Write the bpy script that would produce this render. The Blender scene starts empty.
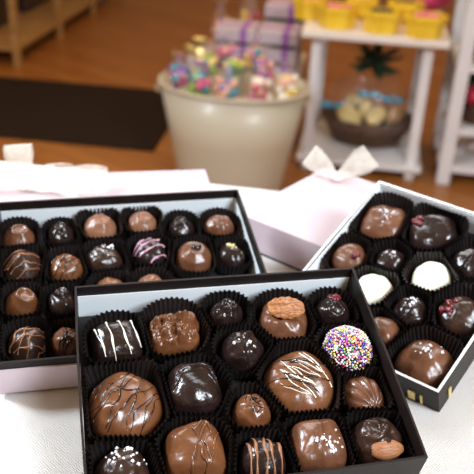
import bpy, math, random
from mathutils import Vector, Matrix, noise
PI = math.pi
col = bpy.context.scene.collection
sin, cos = math.sin, math.cos

# ------------------------------------------------------------------ camera
CAM_F, CAM_P, CAM_R, CAM_H = 773.01, .49772, .04657, .40095
fw = Vector((0, cos(CAM_P), -sin(CAM_P))); r0 = Vector((1, 0, 0)); u0 = r0.cross(fw)
RT = cos(CAM_R)*r0 + sin(CAM_R)*u0; UP = -sin(CAM_R)*r0 + cos(CAM_R)*u0
CP = Vector((0, 0, CAM_H))
def ray(px, py): return fw + RT*((px-237)/CAM_F) - UP*((py-237)/CAM_F)
def un(px, py, z):
    d = ray(px, py); return CP + d*((z-CP.z)/d.z)
def aty(px, py, Y):
    d = ray(px, py); return CP + d*(Y/d.y)
cd = bpy.data.cameras.new('camera'); cam = bpy.data.objects.new('camera', cd); col.objects.link(cam)
cd.sensor_width = 36; cd.lens = CAM_F/474*36; cd.clip_start = .01; cd.clip_end = 60
cam.matrix_world = Matrix(((RT.x, UP.x, -fw.x, 0), (RT.y, UP.y, -fw.y, 0), (RT.z, UP.z, -fw.z, CAM_H), (0, 0, 0, 1)))
cd.dof.use_dof = True; cd.dof.focus_distance = .53; cd.dof.aperture_fstop = 9.5; cd.dof.aperture_blades = 0
sc = bpy.context.scene; sc.camera = cam
sc.view_settings.view_transform = 'Standard'; sc.view_settings.look = 'None'
sc.view_settings.gamma = 1; sc.view_settings.exposure = 0; sc.view_settings.use_curve_mapping = False

# ------------------------------------------------------------------ materials
def mat(name, c, rough=.5, c2=None, scale=40., metal=0., bump=0., bscale=None, coat=0., spec=.5, stretch=(1, 1, 1), detail=3., alpha=1., trans=0., sss=0.):
    m = bpy.data.materials.new(name); m.use_nodes = True; N = m.node_tree.nodes; L = m.node_tree.links
    b = N['Principled BSDF']; b.inputs['Roughness'].default_value = rough; b.inputs['Metallic'].default_value = metal
    b.inputs['Specular IOR Level'].default_value = spec; b.inputs['Coat Weight'].default_value = coat; b.inputs['Coat Roughness'].default_value = .12
    b.inputs['Alpha'].default_value = alpha; b.inputs['Transmission Weight'].default_value = trans
    if sss: b.inputs['Subsurface Weight'].default_value = sss; b.inputs['Subsurface Scale'].default_value = .004
    tc = N.new('ShaderNodeTexCoord'); mp = N.new('ShaderNodeMapping'); mp.inputs['Scale'].default_value = stretch
    L.new(tc.outputs['Object'], mp.inputs['Vector'])
    nz = N.new('ShaderNodeTexNoise'); nz.inputs['Scale'].default_value = scale; nz.inputs['Detail'].default_value = detail
    L.new(mp.outputs['Vector'], nz.inputs['Vector'])
    rp = N.new('ShaderNodeValToRGB'); rp.color_ramp.elements[0].position = .35; rp.color_ramp.elements[1].position = .65
    rp.color_ramp.elements[0].color = (*c, 1); rp.color_ramp.elements[1].color = (*(c2 or c), 1)
    L.new(nz.outputs['Fac'], rp.inputs['Fac']); L.new(rp.outputs['Color'], b.inputs['Base Color'])
    if bump:
        n2 = N.new('ShaderNodeTexNoise'); n2.inputs['Scale'].default_value = bscale or scale; n2.inputs['Detail'].default_value = 2
        L.new(mp.outputs['Vector'], n2.inputs['Vector'])
        bp = N.new('ShaderNodeBump'); bp.inputs['Strength'].default_value = 1; bp.inputs['Distance'].default_value = bump
        L.new(n2.outputs['Fac'], bp.inputs['Height']); L.new(bp.outputs['Normal'], b.inputs['Normal'])
    return m
M = {}
M['milk'] = mat('milk_chocolate', (.105, .039, .018), .33, (.160, .064, .031), 60, bump=.0011, bscale=120, coat=.15)
M['light_milk'] = mat('light_milk_chocolate', (.20, .088, .048), .36, (.26, .125, .072), 60, bump=.001, bscale=120, coat=.1)
M['caramel'] = mat('caramel_milk_chocolate', (.115, .040, .014), .30, (.175, .066, .025), 50, bump=.0012, bscale=100, coat=.2)
M['dark'] = mat('dark_chocolate', (.010, .0050, .0048), .25, (.022, .0105, .009), 60, bump=.0014, bscale=130, coat=.2, spec=.42)
M['deep_brown'] = mat('semi_dark_chocolate', (.022, .0095, .006), .3, (.042, .018, .011), 60, bump=.0014, bscale=120, coat=.15, spec=.45)
M['white'] = mat('white_chocolate', (.86, .84, .66), .45, (.90, .88, .74), 60, bump=.0006, bscale=120, sss=.3)
M['drz_white'] = mat('white_drizzle', (.85, .80, .66), .4, (.9, .86, .75))
M['drz_pink'] = mat('pink_drizzle', (.62, .30, .42), .4, (.72, .42, .54))
M['drz_milk'] = mat('milk_drizzle', (.24, .10, .045), .36, (.30, .135, .065))
M['salt'] = mat('salt', (.86, .86, .88), .25, (.72, .73, .78), 300, spec=.6)
M['gold_bits'] = mat('gold_bits', (.75, .62, .22), .4, (.85, .75, .4), 300)
M['pecan'] = mat('pecan', (.26, .095, .028), .42, (.44, .19, .07), 260, stretch=(1, 3, 1), bump=.0006, bscale=320)
M['almond'] = mat('almond', (.22, .08, .03), .5, (.38, .16, .065), 420, stretch=(.25, 2.5, 2.5), bump=.0005, bscale=500)
M['cherry'] = mat('dried_cherry', (.05, .003, .006), .25, (.16, .008, .014), 260, bump=.0008, bscale=380, coat=.3)
M['paper_black'] = mat('black_paper', (.010, .0075, .0075), .33, (.016, .012, .012), 80, spec=.8)
M['board'] = mat('dark_board', (.010, .0065, .006), .45, (.014, .0095, .0085), 50, spec=.28)
M['tray'] = mat('tray_floor', (.010, .008, .008), .6)
M['liner'] = mat('white_liner', (.84, .92, .97), .45, (.87, .94, .98), 30)
M['liner_bright'] = mat('bright_liner', (.90, .93, .95), .45, (.93, .95, .96), 30)
M['pink'] = mat('pink_board', (.53, .44, .48), .55, (.56, .47, .51), 12, spec=.2)
M['silver'] = mat('silver_edge', (.85, .86, .88), .35, metal=.3)
M['gold'] = mat('gold_foil', (.80, .62, .22), .3, (.9, .75, .35), 60, metal=.7)
M['tub'] = mat('cream_enamel', (.50, .44, .32), .4, (.54, .48, .36), 4, coat=.1)
M['white_paint'] = mat('white_paint', (.66, .63, .62), .5, (.72, .69, .68), 8)
M['cream_top'] = mat('cream_board_top', (.74, .66, .58), .5, (.78, .70, .62), 8)
M['pine'] = mat('pine_wood', (.34, .17, .05), .5, (.50, .28, .10), 9, stretch=(1, 5, 5))
M['mat'] = mat('dark_mat', (.016, .009, .006), .95, (.024, .014, .009), 90, bump=.001, bscale=300, spec=.1)
M['yellow'] = mat('yellow_card', (.80, .50, .02), .4, (.86, .58, .04), 20)
M['magenta'] = mat('magenta_tissue', (.50, .02, .10), .5, (.62, .05, .16), 60, bump=.004)
M['wicker'] = mat('wicker', (.045, .020, .008), .6, (.10, .045, .018), 90, bump=.003)
M['cookie'] = mat('iced_cookie', (.62, .44, .12), .5, (.75, .60, .26), 20)
M['blue'] = mat('blue_bow', (.03, .28, .45), .4, (.06, .38, .55), 40)
M['green_dark'] = mat('dark_leaf', (.010, .025, .012), .45, (.03, .06, .025), 60)
M['choc_dark_bg'] = mat('dark_packing', (.03, .015, .012), .5, (.06, .03, .02), 40)
M['purple'] = mat('purple_ribbon', (.30, .10, .40), .35, (.38, .16, .48), 40)
M['red'] = mat('red_foil', (.50, .02, .05), .3, (.6, .05, .1), 40, metal=.3)
M['teal'] = mat('teal_foil', (.01, .26, .36), .25, (.05, .42, .5), 40, metal=.4)
M['foil_pink'] = mat('pink_foil', (.60, .05, .20), .25, (.75, .16, .3), 40, metal=.4)
M['foil_green'] = mat('green_foil', (.22, .42, .02), .25, (.34, .55, .06), 40, metal=.4)
M['foil_purple'] = mat('purple_foil', (.14, .03, .32), .25, (.22, .08, .42), 40, metal=.4)
M['foil_yellow'] = mat('yellow_foil', (.75, .55, .08), .25, (.85, .65, .2), 40, metal=.4)
M['foil_peach'] = mat('peach_foil', (.75, .35, .22), .3, (.8, .45, .3), 40, metal=.2)
M['pack'] = mat('pale_packet', (.55, .42, .40), .4, (.75, .66, .64), 25)

def cell():
    m = bpy.data.materials.new('cellophane'); m.use_nodes = True; N = m.node_tree.nodes; L = m.node_tree.links
    N.remove(N['Principled BSDF']); o = N['Material Output']
    t = N.new('ShaderNodeBsdfTransparent'); g = N.new('ShaderNodeBsdfGlossy'); g.inputs['Roughness'].default_value = .15
    g.inputs['Color'].default_value = (.9, .85, .8, 1)
    d = N.new('ShaderNodeBsdfDiffuse'); d.inputs['Color'].default_value = (.7, .6, .55, 1)
    m1 = N.new('ShaderNodeMixShader'); m1.inputs[0].default_value = .35; L.new(g.outputs[0], m1.inputs[1]); L.new(d.outputs[0], m1.inputs[2])
    m2 = N.new('ShaderNodeMixShader'); m2.inputs[0].default_value = .10; L.new(t.outputs[0], m2.inputs[1]); L.new(m1.outputs[0], m2.inputs[2])
    tc = N.new('ShaderNodeTexCoord'); nz = N.new('ShaderNodeTexNoise'); nz.inputs['Scale'].default_value = 30; L.new(tc.outputs['Object'], nz.inputs['Vector'])
    bp = N.new('ShaderNodeBump'); bp.inputs['Distance'].default_value = .02; L.new(nz.outputs['Fac'], bp.inputs['Height']); L.new(bp.outputs[0], g.inputs['Normal'])
    L.new(m2.outputs[0], o.inputs[0]); return m
M['cello'] = cell()
def sheer():
    m = bpy.data.materials.new('sheer_ribbon'); m.use_nodes = True; N = m.node_tree.nodes; L = m.node_tree.links
    N.remove(N['Principled BSDF']); o = N['Material Output']
    t = N.new('ShaderNodeBsdfTransparent'); d = N.new('ShaderNodeBsdfDiffuse'); d.inputs['Color'].default_value = (.92, .90, .82, 1)
    s = N.new('ShaderNodeBsdfTranslucent'); s.inputs['Color'].default_value = (.92, .90, .82, 1)
    m1 = N.new('ShaderNodeMixShader'); m1.inputs[0].default_value = .4; L.new(d.outputs[0], m1.inputs[1]); L.new(s.outputs[0], m1.inputs[2])
    tc = N.new('ShaderNodeTexCoord'); wv = N.new('ShaderNodeTexNoise'); wv.inputs['Scale'].default_value = 90; L.new(tc.outputs['Object'], wv.inputs['Vector'])
    mr = N.new('ShaderNodeMapRange'); mr.inputs['To Min'].default_value = .25; mr.inputs['To Max'].default_value = .7; L.new(wv.outputs['Fac'], mr.inputs['Value'])
    m2 = N.new('ShaderNodeMixShader'); L.new(mr.outputs[0], m2.inputs[0]); L.new(t.outputs[0], m2.inputs[1]); L.new(m1.outputs[0], m2.inputs[2])
    L.new(m2.outputs[0], o.inputs[0]); return m
M['sheer'] = sheer()
def cloth():
    m = mat('white_woven_cloth', (.80, .79, .77), .85); N = m.node_tree.nodes; L = m.node_tree.links; b = N['Principled BSDF']
    tc = N.new('ShaderNodeTexCoord'); mp = N.new('ShaderNodeMapping'); mp.inputs['Rotation'].default_value = (0, 0, .62); L.new(tc.outputs['Object'], mp.inputs['Vector'])
    vals = []
    for d, s in (('X', 400), ('Y', 360)):
        w = N.new('ShaderNodeTexWave'); w.bands_direction = d; w.inputs['Scale'].default_value = s/2; w.inputs['Distortion'].default_value = 2.2
        w.inputs['Detail'].default_value = 2; w.inputs['Detail Scale'].default_value = 2; L.new(mp.outputs[0], w.inputs['Vector']); vals.append(w)
    mu = N.new('ShaderNodeMath'); mu.operation = 'MULTIPLY'; L.new(vals[0].outputs['Fac'], mu.inputs[0]); L.new(vals[1].outputs['Fac'], mu.inputs[1])
    cr = N.new('ShaderNodeValToRGB'); cr.color_ramp.elements[0].color = (.70, .675, .65, 1); cr.color_ramp.elements[1].color = (.84, .83, .81, 1)
    cr.color_ramp.elements[1].position = .45; L.new(mu.outputs[0], cr.inputs[0]); L.new(cr.outputs[0], b.inputs['Base Color'])
    bp = N.new('ShaderNodeBump'); bp.inputs['Distance'].default_value = .0008; L.new(mu.outputs[0], bp.inputs['Height']); L.new(bp.outputs[0], b.inputs['Normal'])
    return m
M['cloth'] = cloth()
def floorm():
    m = mat('wood_floor', (.2, .07, .01), .32); N = m.node_tree.nodes; L = m.node_tree.links; b = N['Principled BSDF']
    tc = N.new('ShaderNodeTexCoord'); mp = N.new('ShaderNodeMapping'); mp.inputs['Rotation'].default_value = (0, 0, PI/2-.95); L.new(tc.outputs['Object'], mp.inputs['Vector'])
    br = N.new('ShaderNodeTexBrick'); br.inputs['Scale'].default_value = 1; br.inputs['Brick Width'].default_value = 1.1; br.inputs['Row Height'].default_value = .09
    br.inputs['Mortar Size'].default_value = .0025; br.inputs['Color1'].default_value = (.30, .105, .022, 1); br.inputs['Color2'].default_value = (.37, .14, .032, 1); br.inputs['Mortar'].default_value = (.10, .035, .01, 1)
    L.new(mp.outputs[0], br.inputs['Vector'])
    nz = N.new('ShaderNodeTexNoise'); nz.inputs['Scale'].default_value = 5; nz.inputs['Detail'].default_value = 5
    m3 = N.new('ShaderNodeMapping'); m3.inputs['Scale'].default_value = (1, 12, 1); L.new(mp.outputs[0], m3.inputs['Vector']); L.new(m3.outputs[0], nz.inputs['Vector'])
    mx = N.new('ShaderNodeMix'); mx.data_type = 'RGBA'; mx.blend_type = 'MULTIPLY'; mx.inputs[0].default_value = .5
    L.new(br.outputs['Color'], mx.inputs[6]); cr = N.new('ShaderNodeValToRGB'); cr.color_ramp.elements[0].color = (.55, .5, .45, 1); cr.color_ramp.elements[0].position = .3; cr.color_ramp.elements[1].position = .7
    L.new(nz.outputs['Fac'], cr.inputs[0]); L.new(cr.outputs[0], mx.inputs[7]); L.new(mx.outputs[2], b.inputs['Base Color'])
    return m
M['floor'] = floorm()
def nonp():
    m = mat('nonpareil', (1, 1, 1), .35); N = m.node_tree.nodes; L = m.node_tree.links; b = N['Principled BSDF']
    g = N.new('ShaderNodeNewGeometry'); cr = N.new('ShaderNodeValToRGB'); cr.color_ramp.interpolation = 'CONSTANT'
    cols = [(.9, .88, .85), (.75, .05, .25), (.85, .35, .5), (.9, .6, .05), (.08, .08, .5), (.9, .88, .85), (.88, .82, .3), (.15, .5, .3), (.85, .3, .1), (.4, .1, .55), (.9, .88, .85), (.9, .6, .7), (.9, .88, .85)]
    for i, c in enumerate(cols):
        e = cr.color_ramp.elements[i] if i < 2 else cr.color_ramp.elements.new(i/len(cols))
        e.position = i/len(cols); e.color = (*c, 1)
    L.new(g.outputs['Random Per Island'], cr.inputs[0]); L.new(cr.outputs[0], b.inputs['Base Color']); return m
M['nonpareil'] = nonp()

# ------------------------------------------------------------------ mesh helpers
class MB:
    def __init__(s): s.v = []; s.f = []
    def add(s, v, f):
        n = len(s.v); s.v += [tuple(p) for p in v]; s.f += [tuple(i+n for i in q) for q in f]; return s
    def box(s, x0, y0, z0, x1, y1, z1, T=None):
        v = [Vector(p) for p in ((x0, y0, z0), (x1, y0, z0), (x1, y1, z0), (x0, y1, z0), (x0, y0, z1), (x1, y0, z1), (x1, y1, z1), (x0, y1, z1))]
        if T: v = [T @ p for p in v]
        return s.add(v, [(0, 3, 2, 1), (4, 5, 6, 7), (0, 1, 5, 4), (1, 2, 6, 5), (2, 3, 7, 6), (3, 0, 4, 7)])
    def tube(s, pts, r, k=6):
        pts = [Vector(p) for p in pts]; n = len(pts); V = []; F = []
        if n < 2: return s
        ref = Vector((0, 0, 1))
        for i, p in enumerate(pts):
            t = (pts[min(i+1, n-1)]-pts[max(i-1, 0)]).normalized(); a = t.cross(ref)
            if a.length < 1e-3: a = t.cross(Vector((1, 0, 0)))
            a.normalize(); b = t.cross(a); rr = r(i/(n-1)) if callable(r) else r
            for j in range(k): an = 2*PI*j/k; V.append(p+a*cos(an)*rr+b*sin(an)*rr)
        for i in range(n-1):
            for j in range(k): F.append((i*k+j, i*k+(j+1) % k, (i+1)*k+(j+1) % k, (i+1)*k+j))
        F.append(tuple(range(k))); F.append(tuple(range((n-1)*k, n*k))[::-1])
        return s.add(V, F)
    def rings(s, rings, close_top=True, close_bot=True):
        k = len(rings[0]); V = [p for r in rings for p in r]; F = []
        for i in range(len(rings)-1):
            for j in range(k): F.append((i*k+j, i*k+(j+1) % k, (i+1)*k+(j+1) % k, (i+1)*k+j))
        if close_bot: F.append(tuple(range(k))[::-1])
        if close_top: F.append(tuple(range((len(rings)-1)*k, len(rings)*k)))
        return s.add(V, F)
    def blob(s, c, rx, ry, rz, T=None, na=10, nb=6, nz=0., seed=0., ns=200.):
        c = Vector(c); V = []; F = []
        def P(d):
            k = 1+nz*noise.noise(Vector((d.x*rx, d.y*ry, d.z*rz))*ns+Vector((seed, seed*1.7, 0))) if nz else 1
            p = Vector((d.x*rx*k, d.y*ry*k, d.z*rz*k))
            return c+(T @ p if T else p)
        V.append(P(Vector((0, 0, -1))))
        for i in range(1, nb):
            ph = -PI/2+PI*i/nb
            for j in range(na): V.append(P(Vector((cos(ph)*cos(2*PI*j/na), cos(ph)*sin(2*PI*j/na), sin(ph)))))
        V.append(P(Vector((0, 0, 1)))); t = len(V)-1
        for j in range(na): F.append((0, 1+(j+1) % na, 1+j)); F.append((t, t-na+j, t-na+(j+1) % na))
        for i in range(nb-2):
            for j in range(na): a = 1+i*na; F.append((a+j, a+(j+1) % na, a+na+(j+1) % na, a+na+j))
        return s.add(V, F)
    def build(s, name, m, parent=None, smooth=True, mx=None, bevel=0):
        me = bpy.data.meshes.new(name); me.from_pydata(s.v, [], s.f); me.update()
        if smooth: me.polygons.foreach_set('use_smooth', [True]*len(me.polygons))
        me.materials.append(M[m] if isinstance(m, str) else m)
        o = bpy.data.objects.new(name, me); col.objects.link(o)
        if parent: o.parent = parent
        if mx is not None: o.matrix_world = mx
        if bevel:
            bv = o.modifiers.new('bevel', 'BEVEL'); bv.width = bevel; bv.segments = 2; bv.limit_method = 'ANGLE'
        return o
def tag(o, label, cat, group=None):
    o['label'] = label; o['category'] = cat
    if group: o['group'] = group
    return o
def empty(name, mx):
    o = bpy.data.objects.new(name, None); col.objects.link(o); o.empty_display_size = .02; o.matrix_world = mx; return o
def rot(z): return Matrix.Rotation(z, 4, 'Z')
def TR(p, z=0): return Matrix.Translation(Vector(p)) @ rot(z)
def struct(o): o['kind'] = 'structure'; return o

# ------------------------------------------------------------------ room and tables
FL = -.75; RY = -.15
struct(MB().box(-5, -2, FL-.05, 5, 9, FL).build('floor', 'floor', smooth=False))
M['plaster'] = mat('warm_plaster', (.52, .42, .32), .8, (.56, .46, .35), 3)
struct(MB().box(-5, 9, FL, 5, 9.1, 2.1).build('wall_back', 'plaster', smooth=False))
struct(MB().box(-5.1, -2, FL, -5, 9.1, 2.1).build('wall_left', 'plaster', smooth=False))
struct(MB().box(5, -2, FL, 5.1, 9.1, 2.1).build('wall_right', 'plaster', smooth=False))
# draped table
def tablecloth():
    e0 = un(0, 161, 0); e1 = un(250, 188, 0); d = (e1-e0).normalized(); n = Vector((-d.y, d.x, 0))
    T = Matrix(((d.x, n.x, 0, e1.x), (d.y, n.y, 0, e1.y), (0, 0, 1, 0), (0, 0, 0, 1)))
    W0, W1, D = -.75, .75, 1.35
    root = empty('dining_table', T @ Matrix.Translation((0, -D/2, FL)))
    tag(root, 'white cloth-covered table the chocolate boxes lie on', 'table')
    h = -FL
    MB().box(W0+.01, -D/2+.01, h-.03, W1-.01, D/2-.01, h-.003).build('tabletop', 'pine', root, False, root.matrix_world)
    for x in (W0+.06, W1-.06):
        for y in (-D/2+.06, D/2-.06): MB().box(x-.03, y-.03, 0, x+.03, y+.03, h-.03).build('leg', 'pine', root, False, root.matrix_world)
    # cloth: top plus hanging skirt with soft folds
    b = MB(); per = []
    def edge(a, c, n_): return [(a[0]+(c[0]-a[0])*i/n_, a[1]+(c[1]-a[1])*i/n_) for i in range(n_)]
    cs = [(W0, -D/2), (W1, -D/2), (W1, D/2), (W0, D/2)]
    for i in range(4): per += edge(cs[i], cs[(i+1) % 4], 40)
    rg = []
    for k, z in enumerate((h, h-.004, h-.06, h-.14, h-.22)):
        r = []
        for i, (x, y) in enumerate(per):
            o = (0, .004, .006, .010, .014)[k]*(1+.8*sin(i*.9)*(k > 1)); r.append(Vector((x*(1+o/abs(W0)), y*(1+o/(D/2)), z)))
        rg.append(r)
    b.rings(rg[::-1], True, False).build('tablecloth_fabric', 'cloth', None, False)
    o = bpy.data.objects['tablecloth_fabric']; o.name = 'tablecloth'; o.matrix_world = root.matrix_world
    tag(o, 'white woven cloth spread over the table under the chocolate boxes', 'tablecloth')
tablecloth()

# ------------------------------------------------------------------ chocolate boxes
def frame(p):
    x, y, yaw, w, d, z, tx, ty, h = p
    return Matrix.Translation((x, y, z)) @ rot(yaw) @ Matrix.Rotation(ty, 4, 'Y') @ Matrix.Rotation(tx, 4, 'X')
LP = (.04349, .51954, .25907, .22865, .18829, .0008, .25541, .01148, .035)
RP = (.16346, .46652, -.66901, .1605, .18236, .0008, .39056, -.0007, .0275)
FP = (.12915, .38831, .23181, .22015, .17, .0044, .28704, .00934, .0349)

def walls(b, w, d, z0, z1, t, ins=0., bow=0.):
    # ring of four walls around 0..-w, 0..d
    def outline(k):
        pts = []
        X0, X1, Y0, Y1 = -w+k, -k, k, d-k; n = 12
        for i in range(n): f = i/n; pts.append((X0+(X1-X0)*f, Y0-bow*sin(PI*f)))
        for i in range(n): f = i/n; pts.append((X1+bow*.6*sin(PI*f), Y0+(Y1-Y0)*f))
        for i in range(n): f = i/n; pts.append((X1+(X0-X1)*f, Y1+bow*.3*sin(PI*f)))
        for i in range(n): f = i/n; pts.append((X0-bow*sin(PI*f), Y1+(Y0-Y1)*f))
        return pts
    o = outline(ins); i_ = outline(ins+t)
    rg = [[Vector((x, y, z)) for x, y in P] for P, z in ((i_, z0), (o, z0), (o, z1), (i_, z1), (i_, z0))]
    b.rings(rg, False, False)
def box(P, label, group, kind):
    x, y, yaw, w, d, z, tx, ty, h = P; T = frame(P)
    root = empty('chocolate_box', T); tag(root, label, 'box', group)
    b = MB(); walls(b, w, d, .0, h, .0016, 0 if kind != 'left' else .0017, .0012); b.build('tray_wall', 'board', root, False, T)
    MB().box(-w+.001, .001, .0002, -.001, d-.001, .002).build('tray_floor', 'tray', root, False, T)
    lt = .0006; i0 = .0019 if kind != 'left' else .0036
    if kind == 'right':
        for q in ((-w+i0, i0, -w+i0+lt, d-i0), (-w+i0, d-i0-lt, -i0, d-i0), (-i0-lt, i0, -i0, d-i0)):
            o = MB().box(q[0], q[1], .002, q[2], q[3], h-.0012).build('liner', 'liner_bright', root, False, T); o['label'] = 'white card liner'
        s = MB(); walls(s, w, d, h, h+.0004, .0021, .0003, .0012); o = s.build('rim_edge', 'silver', root, False, T); o['label'] = 'silvery cut edge of the rim'
        for q in ((-.026, -.0009, -.020, -.0004), (-.0155, -.0009, -.0135, -.0004)):
            MB().box(q[0], q[1]-.0009, .003, q[2], q[3], h*.5).build('gold_stripe', 'gold', root, False, T)
        MB().box(.0006, .013, .003, .0016, .017, h*.55).build('gold_stripe', 'gold', root, False, T)
    else:
        lh = h-.0095
        for q in ((-w+i0, d-i0-lt, -i0, d-i0),)+(((-i0-lt, i0, -i0, d-i0),) if kind == 'left' else ()):
            o = MB().box(q[0], q[1], .002, q[2], q[3], lh).build('liner', 'liner', root, False, T); o['label'] = 'pale blue-white card liner'
    if kind == 'left':
        s = MB(); walls(s, w, d, 0, h*.79, .0014, 0, .0012); o = s.build('outer_sleeve', 'pink', root, False, T); o['label'] = 'pale pink outer sleeve'
    return root
G = 'open boxes of assorted chocolates on the table'
box(LP, 'open dark box with pale pink outer sides holding rows of small chocolates', G, 'left')
box(RP, 'open box with bright white inner sides and a silvery rim', G, 'right')
box(FP, 'open all-dark box resting on the corners of the other two boxes', G, 'front')

# ------------------------------------------------------------------ chocolates
class Choc:
    def __init__(s, rx, ry, h, n=2., p=2., q=2., disp=(), seed=1, plan=.03, zb=.3):
        s.rx, s.ry, s.h, s.n, s.p, s.q, s.disp, s.seed, s.plan, s.zb = rx, ry, h, n, p, q, disp, seed, plan, zb*h
    def R(s, th):   # plan radius
        c, n_ = abs(cos(th)), abs(sin(th)); base = ((c/s.rx)**s.n+(n_/s.ry)**s.n)**(-1/s.n)
        return base*(1+s.plan*noise.noise(Vector((cos(th)*1.6, sin(th)*1.6, s.seed*3.1))))
    def D(s, u, v):
        th = math.atan2(v, u); ro = math.hypot(u, v); z = 0
        for k, a, *o in s.disp:
            if k == 'noise': z += 1.5*a*noise.noise(Vector((u*o[0], v*o[0], s.seed)))
            elif k == 'swirl':
                for t in range(3):
                    rs = o[0]*(((th/(2*PI)) % 1)+t)/2.2+.08; z += a*math.exp(-((ro-rs)/.09)**2)*max(0, 1-rs*.7)
            elif k == 'ring':
                cx, cy, r, w = o; rr = math.hypot(u-cx, v-cy); z += a*math.exp(-((rr-r)/w)**2)-(a*.55 if rr < r-w*.5 else 0)*min(1, (r-w*.5-rr)/.12 if rr < r-w*.5 else 0)
            elif k == 'peak': z += a*max(0, 1-ro/o[0])**1.1
            elif k == 'shell':
                an = math.atan2(v+1.05, u); z += a*(abs(cos(an*o[0]))-.4)*min(1, (1-ro)*3+.3)
            elif k == 'wave':   # folds running along a direction, bent
                t = u*cos(o[0])+v*sin(o[0]); w = -u*sin(o[0])+v*cos(o[0]); z += a*sin(t*o[1]+1.2*sin(w*2.3+s.seed))
            elif k == 'swoosh':
                t = u*cos(o[0])+v*sin(o[0]); w = -u*sin(o[0])+v*cos(o[0]); z += a*math.exp(-((t-.25*sin(w*2.6))/.10)**2)*(1-.4*abs(w))
            elif k == 'curl':
                cx, cy, r = o[0], o[1], o[2]; rr = math.hypot(u-cx, v-cy); an = math.atan2(v-cy, u-cx)
                z += a*math.exp(-((rr-r*(.6+.4*((an/(2*PI)) % 1)))/.11)**2)
            elif k == 'fold':
                c0, k0, w0 = o[0], o[1], o[2]; an = o[3] if len(o) > 3 else 0
                uu = u*cos(an)+v*sin(an); vv = -u*sin(an)+v*cos(an); e = (vv-(c0-k0*uu*uu))/w0
                z += a/(1+math.exp(-max(-30, min(30, e*4))))+a*.5*math.exp(-(e/1.0)**2)
            elif k == 'clump': z += a*(noise.turbulence(Vector((u*o[0], v*o[0], s.seed)), 3, True)-.5)
            elif k == 'ridges': z += a*max(0, cos(math.hypot((u-o[1])*1.0, (v-o[2]))*o[0]))
        return z
    def z(s, x, y):
        th = math.atan2(y, x); ro = min(1, math.hypot(x, y)/s.R(th))
        prof = max(0, 1-ro**s.p)**(1/s.q)
        return s.zb+(s.h-s.zb)*prof+s.D(ro*cos(th), ro*sin(th))*min(1, (1-ro)*5)
    def mesh(s):
        K = 72; NR = 26; rg = []
        for k, (f, z) in enumerate(((.90, 0), (.97, s.zb*.15), (1.0, s.zb*.55))):
            rg.append([Vector((s.R(2*PI*j/K)*f*cos(2*PI*j/K), s.R(2*PI*j/K)*f*sin(2*PI*j/K), z)) for j in range(K)])
        for i in range(NR):
            t = PI/2*(1-i/NR); ro = sin(t)**.9
            if ro > .9999: ro = 1
            r = []
            for j in range(K):
                th = 2*PI*j/K; R = s.R(th)*ro; x, y = R*cos(th), R*sin(th); r.append(Vector((x, y, s.z(x, y))))
            rg.append(r)
        b = MB(); b.rings(rg, False, True); n = len(b.v); b.v.append((0, 0, s.z(1e-6, 0))); a = n-K
        b.f += [(a+j, a+(j+1) % K, n) for j in range(K)]
        return b
    def drape(s, pts, e=.0003, wob=0., sd=0):
        out = []
        for i in range(len(pts)-1):
            for k in range(8):
                f = k/8; u = pts[i][0]*(1-f)+pts[i+1][0]*f; v = pts[i][1]*(1-f)+pts[i+1][1]*f
                if wob: u += wob*noise.noise(Vector((u*2, v*2, sd+7.3))); v += wob*noise.noise(Vector((u*2, v*2, sd+1.3)))
                x, y = u*s.rx, v*s.ry; R = s.R(math.atan2(y, x)); l = math.hypot(x, y)
                if l > R*.995: x *= R*.995/l; y *= R*.995/l
                out.append(Vector((x, y, s.z(x, y)+e)))
        return out
def lines(n, ang, ext=.92, jit=.08, seed=1, off=0., span=.75):
    rg = random.Random(seed); L = []
    for i in range(n):
        t = (-span+2*span*(i/(n-1) if n > 1 else .5))+rg.uniform(-jit, jit)+off; e = ext*math.sqrt(max(.05, 1-t*t*.8)); a = ang+rg.uniform(-jit, jit)
        p = [(t*-sin(a)+w*cos(a), t*cos(a)+w*sin(a)) for w in (-e, -e*.5, 0, e*.5, e)]; L.append(p)
    return L
def zigzag(n, ang, ext=.8, seed=1, span=.8):
    rg = random.Random(seed); p = []
    for i in range(n+1):
        t = -span+2*span*i/n; w = ext*(1 if i % 2 else -1)*math.sqrt(max(.1, 1-t*t))*rg.uniform(.8, 1.05); p.append((t*-sin(ang)+w*cos(ang), t*cos(ang)+w*sin(ang)))
    return [p]

def flakes(c, n, cx, cy, sp, seed, size=(.0005, .0011), rod=False):
    b = MB(); rg = random.Random(seed)
    for i in range(n):
        u = cx+rg.gauss(0, sp); v = cy+rg.gauss(0, sp); l = math.hypot(u, v)
        if l > .9: continue
        x, y = u*c.rx, v*c.ry; a = rg.uniform(*size)*rg.choice((.55, .8, 1, 1.15)); q = Matrix.Rotation(rg.uniform(0, 6), 4, 'Z') @ Matrix.Rotation(rg.uniform(-.7, .7), 4, 'X')
        T = Matrix.Translation((x, y, c.z(x, y)+a*.5)) @ q
        if rod: b.box(-a*2.2, -a*.5, -a*.5, a*2.2, a*.5, a*.5, T)
        else: b.box(-a, -a*.8, -a*.7, a*rg.uniform(.5, 1), a*.8, a*.7, T)
    return b
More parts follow.
